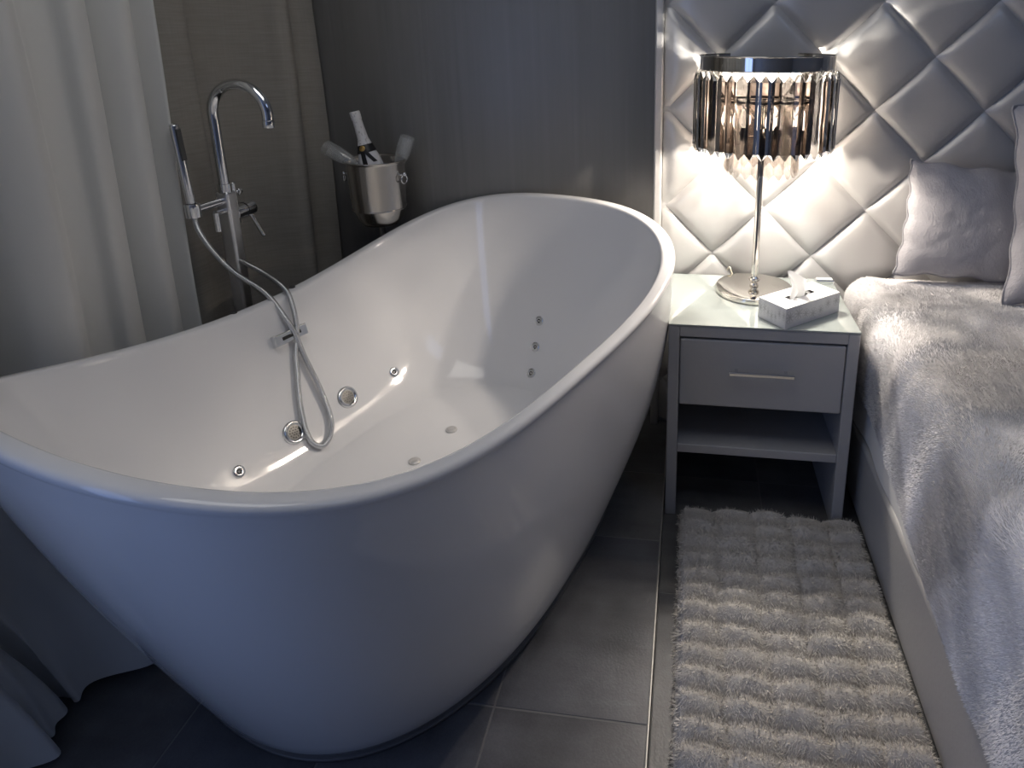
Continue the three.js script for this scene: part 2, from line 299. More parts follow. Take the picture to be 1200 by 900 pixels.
// ---------------------------------------------------------------- table lamp
{
  const L = thing('table_lamp', 'chrome table lamp with two tiers of smoked crystal prisms, lit', 'lamp', [0.316, NS.top, 0.168]);
  mesh('base', lathe([[0, 0.0], [0.121, 0.0], [0.1225, 0.003], [0.1225, 0.016], [0.120, 0.0185], [0.10, 0.0192], [0, 0.0195]], 72), chromeWarm, L);
  mesh('pole', lathe([[0.0, 0.0195], [0.014, 0.0195], [0.0135, 0.026], [0.0105, 0.028], [0.0105, 0.034], [0.016, 0.037], [0.0185, 0.043], [0.016, 0.049], [0.0115, 0.052], [0.0105, 0.056], [0.0105, 0.50], [0.014, 0.505], [0.014, 0.53], [0, 0.53]], 32), chromeWarm, L);
  // top band, spider and the inner ring
  const hy0 = 0.707, hy1 = 0.750;
  const ring = (r, y0, y1, t) => lathe([[r - t, y0], [r, y0], [r, y1], [r - t, y1], [r - t, y0]], 72);
  mesh('top_plate', lathe([[0.007, 0.7085], [0.19, 0.7085], [0.19, 0.7105], [0.007, 0.7105], [0.007, 0.7085]], 60), std({ color: rgb(0.06, 0.058, 0.055), roughness: 0.5, metalness: 0.5 }), L);
  const frame = mesh('top_band', mergeGeometries([ring(0.196, hy0, hy1, 0.003), ring(0.199, hy1 - 0.004, hy1, 0.006), ring(0.199, hy0, hy0 + 0.003, 0.006)]), chromeWarm, L);
  const arms = []; for (let k = 0; k < 3; k++) { const t = k * 2.094 + 0.5; arms.push(rod([0, 0.53, 0], [0.196 * Math.cos(t), 0.712, 0.196 * Math.sin(t)], 0.0025, 8)); }
  mesh('spider', mergeGeometries([...arms, ring(0.107, 0.612, 0.620, 0.004), rod([-0.104, 0.616, 0], [0.104, 0.616, 0], 0.002, 8), rod([0, 0.53, 0], [0, 0.62, 0], 0.006, 12)]), chromeWarm, L);
  const prism = (len, w, d) => {
    const sec = [[-w / 2, 0], [-w * 0.24, d], [w * 0.24, d], [w / 2, 0], [w * 0.24, -d * 0.7], [-w * 0.24, -d * 0.7]];
    const rows = [[0, 0.08], [0.017, 1], [len - 0.017, 1], [len, 0.08]].map(([y, k]) => sec.map(([x, z]) => [x * k, -y, z * (k < 1 ? 0.5 : 1)]));
    const pos = [], q = (p0, p1, p2, p3) => pos.push(...p0, ...p1, ...p2, ...p0, ...p2, ...p3);
    for (let r = 0; r < 3; r++) for (let k = 0; k < 6; k++) q(rows[r][k], rows[r][(k + 1) % 6], rows[r + 1][(k + 1) % 6], rows[r + 1][k]);
    const g = new THREE.BufferGeometry(); g.setAttribute('position', new THREE.Float32BufferAttribute(pos, 3)); g.setAttribute('uv', new THREE.Float32BufferAttribute(new Array(pos.length / 3 * 2).fill(0), 2)); g.computeVertexNormals(); return g;
  };
  const glassOf = (k, w) => phys({ color: rgb(k, k * (0.985 - 0.03 * w), k * (0.975 - 0.06 * w)), roughness: 0.01, transmission: 1, thickness: 0, ior: 1.9 });
  const smoke = [0.58, 0.40, 0.64, 0.34, 0.50].map((k, i) => glassOf(k, i % 2)), clear = [0.84, 0.74, 0.88].map(k => glassOf(k, 0.5));
  const solid = phys({ color: rgb(1, 1, 1), roughness: 0, transmission: 1, thickness: 0.01, ior: 1.55, attenuationColor: rgb(0.72, 0.70, 0.685), attenuationDistance: 0.06 });
  const tier = (count, r, y, len, w, d, mats) => {
    const g = prism(len, w, d);
    for (let k = 0; k < count; k++) {
      const t = (k + 0.35) / count * Math.PI * 2, m = mesh('crystal', g, mats === smoke && k % 3 !== 1 ? solid : mats[Math.floor(hash(k, count) * mats.length)], L);
      m.position.set(r * Math.sin(t), y, r * Math.cos(t)); m.rotation.set(0, t + 0.12 * (hash(k, 3) - 0.5), 0);
      mesh('hook', new THREE.TorusGeometry(0.0045, 0.0009, 6, 12).translate(0, 0.003, 0), chromeWarm, m);
    }
  };
  tier(40, 0.203, 0.699, 0.232, 0.0325, 0.009, smoke);
  tier(20, 0.105, 0.608, 0.218, 0.0335, 0.009, clear);
  const bulbMat = std({ color: 0x000000, emissive: rgb(1, 0.93, 0.83), emissiveIntensity: 14 });
  for (let k = 0; k < 3; k++) {
    const t = k * 2.094 + 0.3, bx = 0.055 * Math.sin(t), bz = 0.055 * Math.cos(t);
    mesh('bulb_socket', mergeGeometries([cyl(0.012, 0.012, 0.04, 20).translate(bx, 0.512, bz), rod([0, 0.505, 0], [bx, 0.50, bz], 0.004, 8)]), chromeWarm, L);
    mesh('bulb', lathe([[0, 0], [0.010, 0], [0.0165, 0.012], [0.0175, 0.024], [0.013, 0.042], [0.006, 0.056], [0, 0.062]], 20).translate(bx, 0.532, bz), bulbMat, L);
    const p = new THREE.PointLight(rgb(1, 0.93, 0.83), LAMP_POWER, 0, 2); p.position.set(bx, 0.556, bz); p.shadow.radius = 0.6; L.add(p);
  }
  mesh('power_cord', tube([[-0.05, 0.004, -0.108], [-0.062, 0.012, -0.118], [-0.072, 0.035, -0.124], [-0.08, 0.02, -0.134]], 0.0028, 30, 8), std({ color: rgb(0.65, 0.6, 0.5), roughness: 0.5 }), L).userData.label = 'thin beige power cord';
}

// ---------------------------------------------------------------- tissue box and small unit on the nightstand
{
  const g = thing('tissue_box', 'flat white tissue box with grey flower print, a tissue pulled out', 'tissue box', [0.4325, NS.top, 0.338], 0.695);
  const print = tex(512, 128, (u, v) => {
    let k = 0.86;
    for (let c = 0; c < 7; c++) { const cx = (c + 0.5) / 7 + 0.03 * (hash(c, 2) - 0.5), cy = 0.35 + 0.3 * hash(c, 7), dx = (u - cx) * 4, dy = v - cy, r = Math.hypot(dx, dy), t = Math.atan2(dy, dx), R = 0.19 + 0.10 * hash(c, 11);
      const pet = R * (0.72 + 0.28 * Math.cos(t * 8 + c)); if (r < pet) k = r < R * 0.2 ? 0.66 : 0.75 + 0.06 * Math.sin(t * 16 + c); else if (Math.abs(r - R * 1.12) < 0.015) k = 0.78; }
    return [k, k, k * 1.01];
  });
  const card = std({ color: rgb(0.82, 0.82, 0.82), roughness: 0.6 }), printed = std({ map: print, roughness: 0.6 });
  const x = 0.1145, z = 0.0525, h = 0.063;
  mesh('box_top', mergeGeometries([box(-x, x, h - 0.0012, h, -z, -0.012), box(-x, x, h - 0.0012, h, 0.012, z), box(-x, -0.055, h - 0.0012, h, -0.012, 0.012), box(0.055, x, h - 0.0012, h, -0.012, 0.012)]), card, g);
  mesh('box_bottom', box(-x, x, 0.0005, 0.0016, -z, z), card, g);
  const side = (w, ry, px, pz) => { const m = mesh('box_side', box(-w, w, 0.0005, h - 0.0013, -0.0006, 0.0006), printed, g); m.position.set(px, 0, pz); m.rotation.y = ry; };
  side(x, 0, 0, z); side(x, Math.PI, 0, -z); side(z - 0.0007, Math.PI / 2, x - 0.0006, 0); side(z - 0.0007, -Math.PI / 2, -x + 0.0006, 0);
  const tis = gridGeo(28, 28, (i, j, n) => {
    const u = i / n * 2 - 1, v = j / n;                // a pulled-up tuft: pleated sheet gathered at the slot, peaked and leaning
    const w = 0.052 * (1 - 0.45 * v) * (0.9 + 0.25 * v);
    const fold = 0.020 * Math.sin(u * 5.5 + 0.6) * (0.35 + v) + 0.006 * Math.sin(u * 13 + v * 3);
    const peak = 0.072 * Math.pow(clamp(1 - Math.abs(u + 0.25) * 0.9), 0.8) + 0.022 * clamp(1 - Math.abs(u - 0.6) * 1.6);
    return [u * w - 0.012 * v * v - 0.004, h - 0.008 + v * (0.012 + peak), fold + 0.004 * v];
  });
  mesh('tissue', tis, phys({ color: rgb(0.88, 0.88, 0.88), roughness: 0.95, transmission: 0.3, thickness: 0 }), g);
  const s = thing('switch_unit', 'small silver switch unit at the back edge of the nightstand', 'switch', [0.556, NS.top, 0.072]);
  mesh('unit_body', box(-0.03, 0.03, 0, 0.016, -0.014, 0.014, 0.004), chrome, s);
  mesh('unit_face', box(-0.025, 0.025, 0.0155, 0.0175, -0.010, 0.010, 0.0008, 1), std({ color: rgb(0.7, 0.7, 0.7), roughness: 0.3 }), s);
}

// ---------------------------------------------------------------- bed
const furColor = tex(512, 512, (u, v) => {
  const warp = fbm(u * 4 + 3, v * 4 + 8, 3, 4, 4), f = fbm(u * 5 + warp * 1.6, v * 5 + warp * 1.2, 4, 5, 5), s = fbm(u * 90, v * 22, 3, 90, 22);
  const k = 0.74 + 0.22 * (smooth(0.36, 0.64, f) - 0.5) + 0.12 * (s - 0.5);
  return [k * 1.0, k * 0.995, k * 1.005];
});
const furBump = tex(512, 512, (u, v) => 0.5 * fbm(u * 120, v * 40, 3, 120, 40) + 0.5 * fbm(u * 30, v * 30, 4, 30, 30), false);
const furMat = phys({ map: furColor, bumpMap: furBump, bumpScale: 0.004, roughness: 0.95, sheen: 0.5, sheenRoughness: 0.4, sheenColor: rgb(0.9, 0.9, 0.95) });
let pileBlade;
const BED = { x0: 0.64, x1: 2.46, z0: 0.03, z1: 2.15, top: 0.665 };
const hemY = (z) => z < 0.3 ? 0.42 : lerp(0.425, 0.238, Math.pow(clamp((z - 0.3) / 1.3), 0.8)) + 0.012 * Math.sin(z * 9);
const throwAt = (s, z) => {                             // s = metres along the cross-section, from the hem up and over the edge
  const hem = hemY(z), R = 0.085, up = BED.top + 0.022 - R - hem, arc = R * Math.PI / 2;
  const lean = 0.010 * Math.sin(z * 7 + 1) + 0.012 * fbm(z * 4, s * 5, 3);
  let x, y, nx, ny;
  if (s < up) { x = BED.x0 - 0.005 - lean * (1 - s / up); y = hem + s; nx = -1; ny = 0.1; }
  else if (s < up + arc) { const t = (s - up) / R; x = BED.x0 - 0.005 + R * (1 - Math.cos(t)); y = hem + up + R * Math.sin(t); nx = -Math.cos(t); ny = Math.sin(t); }
  else { x = BED.x0 - 0.005 + R + (s - up - arc); y = BED.top + 0.022; nx = 0; ny = 1; }
  const d = 0.014 * (fbm(x * 6 + 4, z * 5 + y * 4, 3) - 0.5) + 0.007 * Math.pow(fbm(x * 11 + z * 7, z * 10 - x * 4 + y * 12, 2), 2) * lerp(1.2, 0.9, smooth(0, 0.15, s - up + 0.08));
  const drop = 0.02 * smooth(0.14, 0.02, z);
  return [x + nx * d, y + ny * d - drop * ny, z, nx, ny];
};
{
  const f = thing('bed_frame', 'bed frame with a grey leather side rail', 'bed frame', [BED.x0, 0, BED.z0]);
  const len = BED.z1 - BED.z0, wid = BED.x1 - BED.x0;
  mesh('side_rail', planarUV(box(0, 0.06, 0.012, 0.262, 0.02, len, 0.016, 4), 3), railLeather, f);
  mesh('side_rail', planarUV(box(wid - 0.06, wid, 0.012, 0.262, 0.02, len, 0.016, 4), 3), railLeather, f);
  mesh('foot_rail', planarUV(box(0.06, wid - 0.06, 0.012, 0.262, len - 0.06, len, 0.016, 4), 3), railLeather, f);
  mesh('slat_base', box(0.06, wid - 0.06, 0.15, 0.20, 0.02, len - 0.06), std({ color: rgb(0.2, 0.2, 0.2), roughness: 0.8 }), f);
  for (const [x, z] of [[0.03, 0.1], [0.03, len - 0.1], [wid - 0.03, 0.1], [wid - 0.03, len - 0.1]]) mesh('leg', cyl(0.02, 0.018, 0.014, 16).translate(x, 0.007, z), chrome, f);
  const m = thing('mattress', 'white covered mattress edge showing under the fur throw', 'mattress', [BED.x0, 0.20, BED.z0]);
  mesh('mattress_body', box(0.02, wid - 0.02, 0.001, BED.top - 0.20, 0.015, len - 0.07, 0.05, 5), std({ color: rgb(0.72, 0.71, 0.69), roughness: 0.85, bumpMap: furBump, bumpScale: 0.001 }), m);
  mesh('cover_edge', gridGeo(6, 90, (i, j, nu, nv) => { const z = lerp(0.05, len - 0.08, j / nv), k = i / nu; return [0.006 + 0.014 * Math.pow(k, 2) + 0.004 * Math.sin(z * 21) * (1 - k), lerp(0.068, 0.24, k) + 0.006 * Math.sin(z * 13 + 2) * (1 - k), z]; }), std({ color: rgb(0.78, 0.77, 0.75), roughness: 0.9 }), m).userData.label = 'white sheet edge';
  const t = thing('fur_throw', 'light grey plush fur throw spread over the bed', 'blanket', [0, 0, 0]);
  const nS = 150, nZ = 200, S = 2.2;
  const body = gridGeo(nS, nZ, (i, j) => { const z = lerp(0.045, 1.95, j / nZ), k = i / nS, s = k < 0.5 ? k * 2 * 0.85 : 0.85 + (k - 0.5) * 2 * (S - 0.85); const p = throwAt(s, z); return [p[0], p[1], p[2], s * 0.9, z * 0.9]; });
  mesh('throw_cloth', body, furMat, t);
  // short pile
  const blade = new THREE.BufferGeometry();
  { const w = 0.0011, P = [[-w, 0, 0], [w, 0, 0], [-w * 0.8, 0.5, 0.12], [w * 0.8, 0.5, 0.12], [0, 1, 0.5]]; blade.setAttribute('position', new THREE.Float32BufferAttribute(P.flat(), 3)); blade.setIndex([0, 1, 3, 0, 3, 2, 2, 3, 4]); blade.computeVertexNormals(); }
  pileBlade = blade;
}
function strands(parent, name, count, place, mat, label) {
  const im = new THREE.InstancedMesh(pileBlade, mat, count), M = new THREE.Matrix4(), c = new THREE.Color();
  const X = new THREE.Vector3(), Y = new THREE.Vector3(), Z = new THREE.Vector3(), D = new THREE.Vector3();
  for (let k = 0; k < count; k++) {
    const { p, n, dir, len, wid, tone } = place(k);     // n: along the strand, dir: where its tip bends
    Y.set(...n).normalize(); D.set(...dir); X.crossVectors(Y, D).normalize(); Z.crossVectors(X, Y).normalize();
    M.makeBasis(X.multiplyScalar(wid), Y.multiplyScalar(len), Z.multiplyScalar(len)); M.setPosition(...p); im.setMatrixAt(k, M);
    c.setRGB(tone[0], tone[1], tone[2]); im.setColorAt(k, c);
  }
  im.name = name; im.userData = { kind: 'stuff', label }; im.castShadow = im.receiveShadow = true; parent.add(im); return im;
}
const strandMat = std({ color: 0xffffff, roughness: 0.9 });
{
  const t = scene.getObjectByName('fur_throw');
  strands(t, 'pile', 230000, () => {
    const z = 0.05 + 1.6 * Math.pow(rnd(), 1.05), s = rnd() * 1.15, p = throwAt(s, z), e = 0.004;
    const q = throwAt(s + e, z), r = throwAt(s, z + e);
    const tu = new THREE.Vector3(q[0] - p[0], q[1] - p[1], q[2] - p[2]).normalize(), tv = new THREE.Vector3(r[0] - p[0], r[1] - p[1], r[2] - p[2]).normalize(), n = new THREE.Vector3().crossVectors(tv, tu).normalize();
    if (n.x * p[3] + n.y * p[4] < 0) n.negate();
    const ang = 1.2 + 8.0 * fbm(p[0] * 3.4 + 2, z * 3.6 - p[1] * 1.2, 3) + rr(-0.5, 0.5);
    const d = tu.clone().multiplyScalar(Math.cos(ang)).addScaledVector(tv, Math.sin(ang));
    const up = n.clone().multiplyScalar(0.5).addScaledVector(d, 0.85);
    const f = fbm(p[0] * 5 + 7, z * 5 + p[1] * 4, 3), k = 0.60 + 0.30 * smooth(0.40, 0.60, f) + rr(-0.05, 0.05);
    return { p: [p[0], p[1], p[2]], n: up.toArray(), dir: n.toArray(), len: rr(0.0035, 0.007), wid: rr(0.35, 0.65), tone: [k, k * 0.985, k * 0.985] };
  }, strandMat, 'short plush pile');
}

// ---------------------------------------------------------------- pillows
function pillow(label, w, h, d, pos, rot, mat, ph) {
  const g = thing('pillow', label, 'pillow', pos); g.rotation.set(...rot);
  const N = 44, side = (sgn) => gridGeo(N, N, (i, j) => {
    const u = i / N * 2 - 1, v = j / N * 2 - 1, e = (1 - Math.pow(Math.abs(u), 3.2)) * (1 - Math.pow(Math.abs(v), 3.2));
    const pinX = 1 - 0.075 * (1 - v * v) * 0 - 0.06 * (1 - Math.pow(Math.abs(v), 2)), pinY = 1 - 0.06 * (1 - Math.pow(Math.abs(u), 2));
    const wr = 0.012 * (fbm(u * 3 + ph, v * 3 + ph * 2, 3) - 0.5) + 0.008 * Math.sin(u * 16 + v * 6 + ph) * smooth(0.55, 1, Math.abs(v)) * (1 - Math.abs(v)) * 4;
    const bx = u * w / 2 * pinX, by = v * h / 2 * pinY;
    return [bx + 0.004 * Math.sin(v * 14 + ph), by + h / 2 + 0.005 * Math.sin(u * 11 + ph), sgn * (d / 2 * Math.pow(Math.max(e, 0), 0.55) + wr * e), u * w * 2, v * h * 2];
  });
  mesh('cover', mergeGeometries([side(1), side(-1)]), mat, g);
  const seam = []; for (let k = 0; k < 4; k++) for (let m = 0; m < 14; m++) { const t = m / 14 * 2 - 1, [u, v] = [[t, -1], [1, t], [-t, 1], [-1, -t]][k]; const pinX = 1 - 0.06 * (1 - v * v), pinY = 1 - 0.06 * (1 - u * u); seam.push([u * w / 2 * pinX + 0.004 * Math.sin(v * 14 + ph), v * h / 2 * pinY + h / 2 + 0.005 * Math.sin(u * 11 + ph), 0]); }
  mesh('piping', tube(seam, 0.0028, 200, 6, true), mat, g);
  return g;
}
const plush = phys({ color: rgb(0.40, 0.395, 0.42), roughness: 0.95, bumpMap: furBump, bumpScale: 0.002, sheen: 0.8, sheenRoughness: 0.35, sheenColor: rgb(0.8, 0.8, 0.85) });
pillow('grey plush pillow leaning on the diamond headboard, partly behind a taller pillow', 0.46, 0.37, 0.13, [0.985, BED.top + 0.032, 0.115], [-0.12, 0.05, -0.075], plush, 1.3);
pillow('taller grey plush pillow standing in front of a smaller one', 0.66, 0.58, 0.17, [1.348, BED.top + 0.032, 0.300], [-0.17, -0.04, 0.012], plush, 4.1);

// ---------------------------------------------------------------- rug
{
  const x0 = 0.098, x1 = 0.632, z0 = 0.455, z1 = 1.78, px = 0.1065, pz = 0.0615;
  const g = thing('fur_rug', 'grey beige shaggy rug of puffy fur rows beside the bed', 'rug', [0, 0, 0]);
  const H = (x, z) => {
    const w = 0.026 * (fbm(x * 9, z * 7, 3) - 0.5), rz = (z + w) / pz, row = Math.floor(rz), fz = rz - row, cx = (x + 0.5 * px * hash(row, 5) * 0.3) / px, fx = cx - Math.floor(cx);
    const prof = Math.pow(Math.sin(Math.PI * Math.pow(fz, 0.85)), 0.55), col = (0.62 + 0.38 * Math.pow(Math.sin(Math.PI * fx), 0.5)) * (0.86 + 0.28 * hash(Math.floor(cx) + 3, row));
    return 0.004 + 0.050 * prof * col + 0.006 * (fbm(x * 40, z * 40, 2) - 0.5);
  };
  const edge = (x, z) => Math.min(smooth(0, 0.012, x - x0), smooth(0, 0.012, x1 - x), smooth(0, 0.012, z - z0), smooth(0, 0.012, z1 - z));
  mesh('backing', box(x0 + 0.004, x1 - 0.004, 0.0008, 0.005, z0 + 0.004, z1 - 0.004), std({ color: rgb(0.3, 0.29, 0.28), roughness: 0.9 }), g);
  const furRug = std({ color: rgb(0.58, 0.545, 0.50), roughness: 1 });
  mesh('fur_body', gridGeo(130, 320, (i, j, a, b) => { const x = lerp(x0, x1, i / a), z = lerp(z0, z1, j / b); return [x, 0.004 + (H(x, z) - 0.004) * edge(x, z), z, x, z]; }), furRug, g);
  strands(g, 'fur_strands', 120000, () => {
    const x = rr(x0 - 0.004, x1 + 0.004), z = rr(z0 - 0.004, z1), e = 0.003, h = 0.004 + (H(x, z) - 0.004) * edge(x, z);
    const gx = (H(x + e, z) - H(x - e, z)) / (2 * e), gz = (H(x, z + e) - H(x, z - e)) / (2 * e);
    const out = [x < x0 + 0.012 ? -1 : x > x1 - 0.012 ? 1 : 0, z < z0 + 0.012 ? -1 : 0];
    const n = [-gx * 0.8 + rr(-0.35, 0.35) + 1.6 * (fbm(x * 45, z * 45, 2) - 0.5) + out[0] * 0.9, 0.8, -gz * 1.0 + rr(-0.2, 0.3) + 1.6 * (fbm(x * 45 + 50, z * 45, 2) - 0.5) + out[1] * 0.9];
    const k = 0.66 + 0.14 * (fbm(x * 20, z * 20, 2) - 0.5) + rr(-0.05, 0.05);
    return { p: [x, Math.max(0.002, h - 0.003), z], n, dir: [rr(-1, 1), -0.6, rr(-0.4, 1)], len: rr(0.007, 0.014), wid: rr(0.5, 0.9), tone: [k * 1.03, k * 0.975, k * 0.90] };
  }, strandMat, 'soft shaggy fur');
}

// ---------------------------------------------------------------- curtains
function curtain(name, label, pts, y0, y1, mat, shape, perM = 150, uvs = 1) {
  const g = thing(name, label, 'curtain', [0, 0, 0]);
  const cv = new THREE.CatmullRomCurve3(pts.map(p => new THREE.Vector3(p[0], 0, p[1])), false, 'centripetal'), L = cv.getLength(), n = Math.round(L * perM), m = 90;
  const P = cv.getSpacedPoints(n);
  mesh('cloth', gridGeo(n, m, (i, j) => { const t = j / m, y = lerp(y0, y1, t), [dx, dz, dy] = shape(P[i].x, P[i].z, y, i / n * L); return [P[i].x + dx, y + (dy || 0), P[i].z + dz, i / n * L * uvs, y * uvs]; }), mat, g);
  return g;
}
const linen = tex(512, 512, (u, v) => { const wv = fbm(u * 6, v * 170, 3, 6, 170), wu = fbm(u * 170, v * 6, 3, 170, 6), sl = fbm(u * 14, v * 90, 2, 14, 90); const k = 0.56 + 0.05 * (wv - 0.5) + 0.025 * (wu - 0.5) + 0.025 * (sl - 0.5); return [k * 1.01, k * 0.985, k * 0.94]; });
const linenBump = tex(256, 256, (u, v) => 0.6 * fbm(u * 5, v * 90, 3, 5, 90) + 0.4 * fbm(u * 90, v * 5, 3, 90, 5), false);
const darkCloth = std({ map: linen, bumpMap: linenBump, bumpScale: 0.0003, roughness: 0.85 });
const whiteCloth = phys({ color: rgb(0.70, 0.71, 0.70), roughness: 0.9, transmission: 0.25, thickness: 0, bumpMap: linenBump, bumpScale: 0.0003 });
curtain('blackout_curtain', 'grey taupe linen curtain hanging in the corner behind the bath tap', [[-1.47, 0.92], [-1.465, 0.75], [-1.45, 0.60], [-1.44, 0.48], [-1.435, 0.38], [-1.43, 0.325], [-1.435, 0.305], [-1.475, 0.295], [-1.51, 0.24], [-1.505, 0.17], [-1.47, 0.11], [-1.42, 0.07], [-1.37, 0.045], [-1.325, 0.03], [-1.305, 0.012], [-1.31, -0.02], [-1.335, -0.05], [-1.32, -0.085], [-1.285, -0.10], [-1.262, -0.102]],
  PLAT + 0.008, 2.66, darkCloth, (x, z, y, s) => { const k = 1.2 - y; return [0.006 * Math.sin(y * 3 + s * 9) * smooth(2.6, 1.2, y), 0.004 * Math.sin(y * 4 + s * 5)]; }, 160, 2);
{
  const pts = [[-1.372, 0.53], [-1.352, 0.545], [-1.345, 0.572], [-1.372, 0.592], [-1.378, 0.612], [-1.348, 0.635], [-1.345, 0.662], [-1.375, 0.690], [-1.378, 0.712], [-1.350, 0.745], [-1.347, 0.785], [-1.368, 0.83], [-1.372, 0.87], [-1.345, 0.92], [-1.335, 0.98], [-1.36, 1.03], [-1.43, 1.05], [-1.44, 1.075], [-1.39, 1.10], [-1.35, 1.15], [-1.345, 1.21], [-1.40, 1.24], [-1.42, 1.27], [-1.36, 1.31], [-1.34, 1.38], [-1.38, 1.45], [-1.42, 1.5], [-1.37, 1.58], [-1.35, 1.66], [-1.40, 1.74], [-1.42, 1.8], [-1.37, 1.9], [-1.36, 2.0], [-1.41, 2.1], [-1.38, 2.2]];
  curtain('sheer_curtain', 'white floor length curtain in soft folds along the left of the bathtub', pts.map(([x, z], i) => [-1.377 + (x + 1.362) * 1.9, z + 0.012 * Math.sin(i * 2.1)]), PLAT + 0.004, 2.66, whiteCloth, (x, z, y, s) => {
    const low = smooth(0.50, 0.0, y - PLAT), far = smooth(0.8, 1.12, z) * (1 - 0.6 * smooth(1.25, 1.5, z));
    const spread = low * low * far;
    return [0.21 * spread + low * (0.020 * Math.sin(s * 46) + 0.016 * Math.sin(s * 29 + 1.3) + 0.01 * Math.sin(s * 83 + y * 9)) + 0.06 * (fbm(s * 9, y * 7, 2) - 0.5) * spread + 0.007 * Math.sin(y * 2.5 + s * 7) * smooth(0.05, 0.5, s), 0.03 * spread * Math.sin(s * 31 + 1) + 0.01 * Math.sin(y * 2 + s * 4) * smooth(0.05, 0.5, s) - 0.035 * smooth(0.7, 1.7, y) * (1 - smooth(0.0, 0.5, s)), 0.02 * smooth(0.06, 0, y - PLAT) * (0.5 + 0.5 * Math.sin(s * 23))];
  }, 190, 2);
}

// ---------------------------------------------------------------- floor-standing bath tap
{
  const fx = -1.302, fz = 0.43;
  const g = thing('bath_tap', 'tall chrome floor-standing bath tap with gooseneck spout', 'tap', [fx, PLAT, fz]);
  const Y = (y) => y - PLAT;
  mesh('floor_flange', lathe([[0, 0.0005], [0.05, 0.0005], [0.05, 0.008], [0.03, 0.012], [0, 0.012]], 40), chrome, g);
  mesh('post', box(-0.021, 0.021, 0.008, Y(1.012), -0.021, 0.021, 0.008, 4), brushed, g);
  const R = 0.094, top = Y(1.240), pts = [[0, Y(0.99), 0], [0, Y(1.05), 0], [0, Y(1.12), 0], [0, Y(1.2), 0]];
  for (let k = 0; k <= 14; k++) { const t = Math.PI - k / 14 * (Math.PI + 0.1); pts.push([R + R * Math.cos(t), top + R * Math.sin(t), 0.02 * k / 14]); }
  const sp = mesh('spout', tube(pts, 0.0155, 110, 20), chrome, g);
  const e = pts[pts.length - 1], d = new THREE.Vector3(-Math.sin(0.32) * -1, -Math.cos(0.32), 0);
  mesh('aerator', between(lathe([[0.010, 0.7], [0.010, 1], [0.0165, 1], [0.0165, 0], [0.010, 0]], 24).translate(0, -0.5, 0), e, [e[0] - 0.002, e[1] - 0.02, e[2]]), chrome, sp);
  mesh('collar', cyl(0.02, 0.02, 0.03, 28).translate(0, Y(1.02), 0), chrome, g);
  mesh('side_plate', box(-0.006, 0.014, Y(0.90), Y(1.035), -0.036, -0.02, 0.006, 3), chrome, g);
  const body = mesh('mixer_cartridge', mergeGeometries([rod([0, Y(0.935), -0.018], [0, Y(0.935), -0.062], 0.024, 32), rod([0, Y(0.935), -0.064], [0, Y(0.935), -0.10], 0.0255, 32)]), chrome, g);
  mesh('lever', mergeGeometries([rod([0.002, Y(0.935), -0.085], [0.034, Y(0.845), -0.098], 0.0065, 14), new THREE.SphereGeometry(0.0068, 14, 10).translate(0.034, Y(0.845), -0.098)]), chrome, body);
  mesh('diverter_knob', mergeGeometries([rod([0, Y(0.998), -0.02], [0, Y(0.998), -0.052], 0.006, 16), lathe([[0, 0], [0.010, 0], [0.012, 0.004], [0.012, 0.014], [0.009, 0.018], [0, 0.019]], 24).rotateX(-Math.PI / 2).translate(0, Y(0.998), -0.048)]), chrome, g);
  mesh('shower_holder', mergeGeometries([rod([0, Y(0.985), 0.015], [-0.008, Y(0.985), 0.115], 0.012, 20), lathe([[0.0125, -0.02], [0.020, -0.02], [0.0205, 0.018], [0.0155, 0.02], [0.0125, -0.02]], 28).translate(-0.010, Y(0.985), 0.128)]), chrome, g);
  mesh('hose_elbow', mergeGeometries([rod([0.0, Y(0.955), 0.02], [0.0, Y(0.955), 0.055], 0.009, 16), rod([0.0, Y(0.958), 0.055], [0.0, Y(0.90), 0.055], 0.009, 16)]), chrome, g);
  // hand shower, resting in its holder, and its hose
  const h = thing('hand_shower', 'slim chrome stick hand shower resting in the tap holder', 'hand shower', [fx - 0.010, 0.965, fz + 0.128]);
  h.rotation.set(0.02, 0, 0.035);
  mesh('handle', lathe([[0, 0], [0.008, 0], [0.0095, 0.01], [0.0115, 0.05], [0.0122, 0.10], [0.0122, 0.262], [0.011, 0.268], [0, 0.27]], 28), chrome, h);
  mesh('spray_face', box(0.006, 0.0132, 0.165, 0.255, -0.0085, 0.0085, 0.002), std({ color: rgb(0.06, 0.06, 0.06), roughness: 0.6 }), h).userData.label = 'dark rubber spray face';
  const hs = [[-1.312, 0.968, 0.558], [-1.305, 0.93, 0.560], [-1.275, 0.875, 0.562], [-1.215, 0.805, 0.562], [-1.13, 0.732, 0.548], [-1.075, 0.655, 0.552], [-1.055, 0.606, 0.550], [-1.035, 0.535, 0.550], [-1.006, 0.462, 0.553], [-0.982, 0.404, 0.561], [-0.958, 0.353, 0.578], [-0.946, 0.325, 0.601], [-0.941, 0.310, 0.631], [-0.946, 0.308, 0.657], [-0.965, 0.324, 0.668], [-0.985, 0.353, 0.661], [-1.003, 0.391, 0.644], [-1.023, 0.444, 0.618], [-1.038, 0.497, 0.590], [-1.051, 0.552, 0.565], [-1.055, 0.608, 0.540], [-1.066, 0.668, 0.524], [-1.088, 0.722, 0.510], [-1.118, 0.742, 0.496], [-1.19, 0.765, 0.465], [-1.255, 0.785, 0.447], [-1.284, 0.792, 0.437]];
  const hose = thing('shower_hose', 'chrome spiral hose looping down inside the bathtub', 'hose', [0, 0, 0]);
  const spiral = tex(64, 4, (u) => 0.5 + 0.5 * Math.sin(u * 6.2832), false); spiral.repeat.set(420, 1);
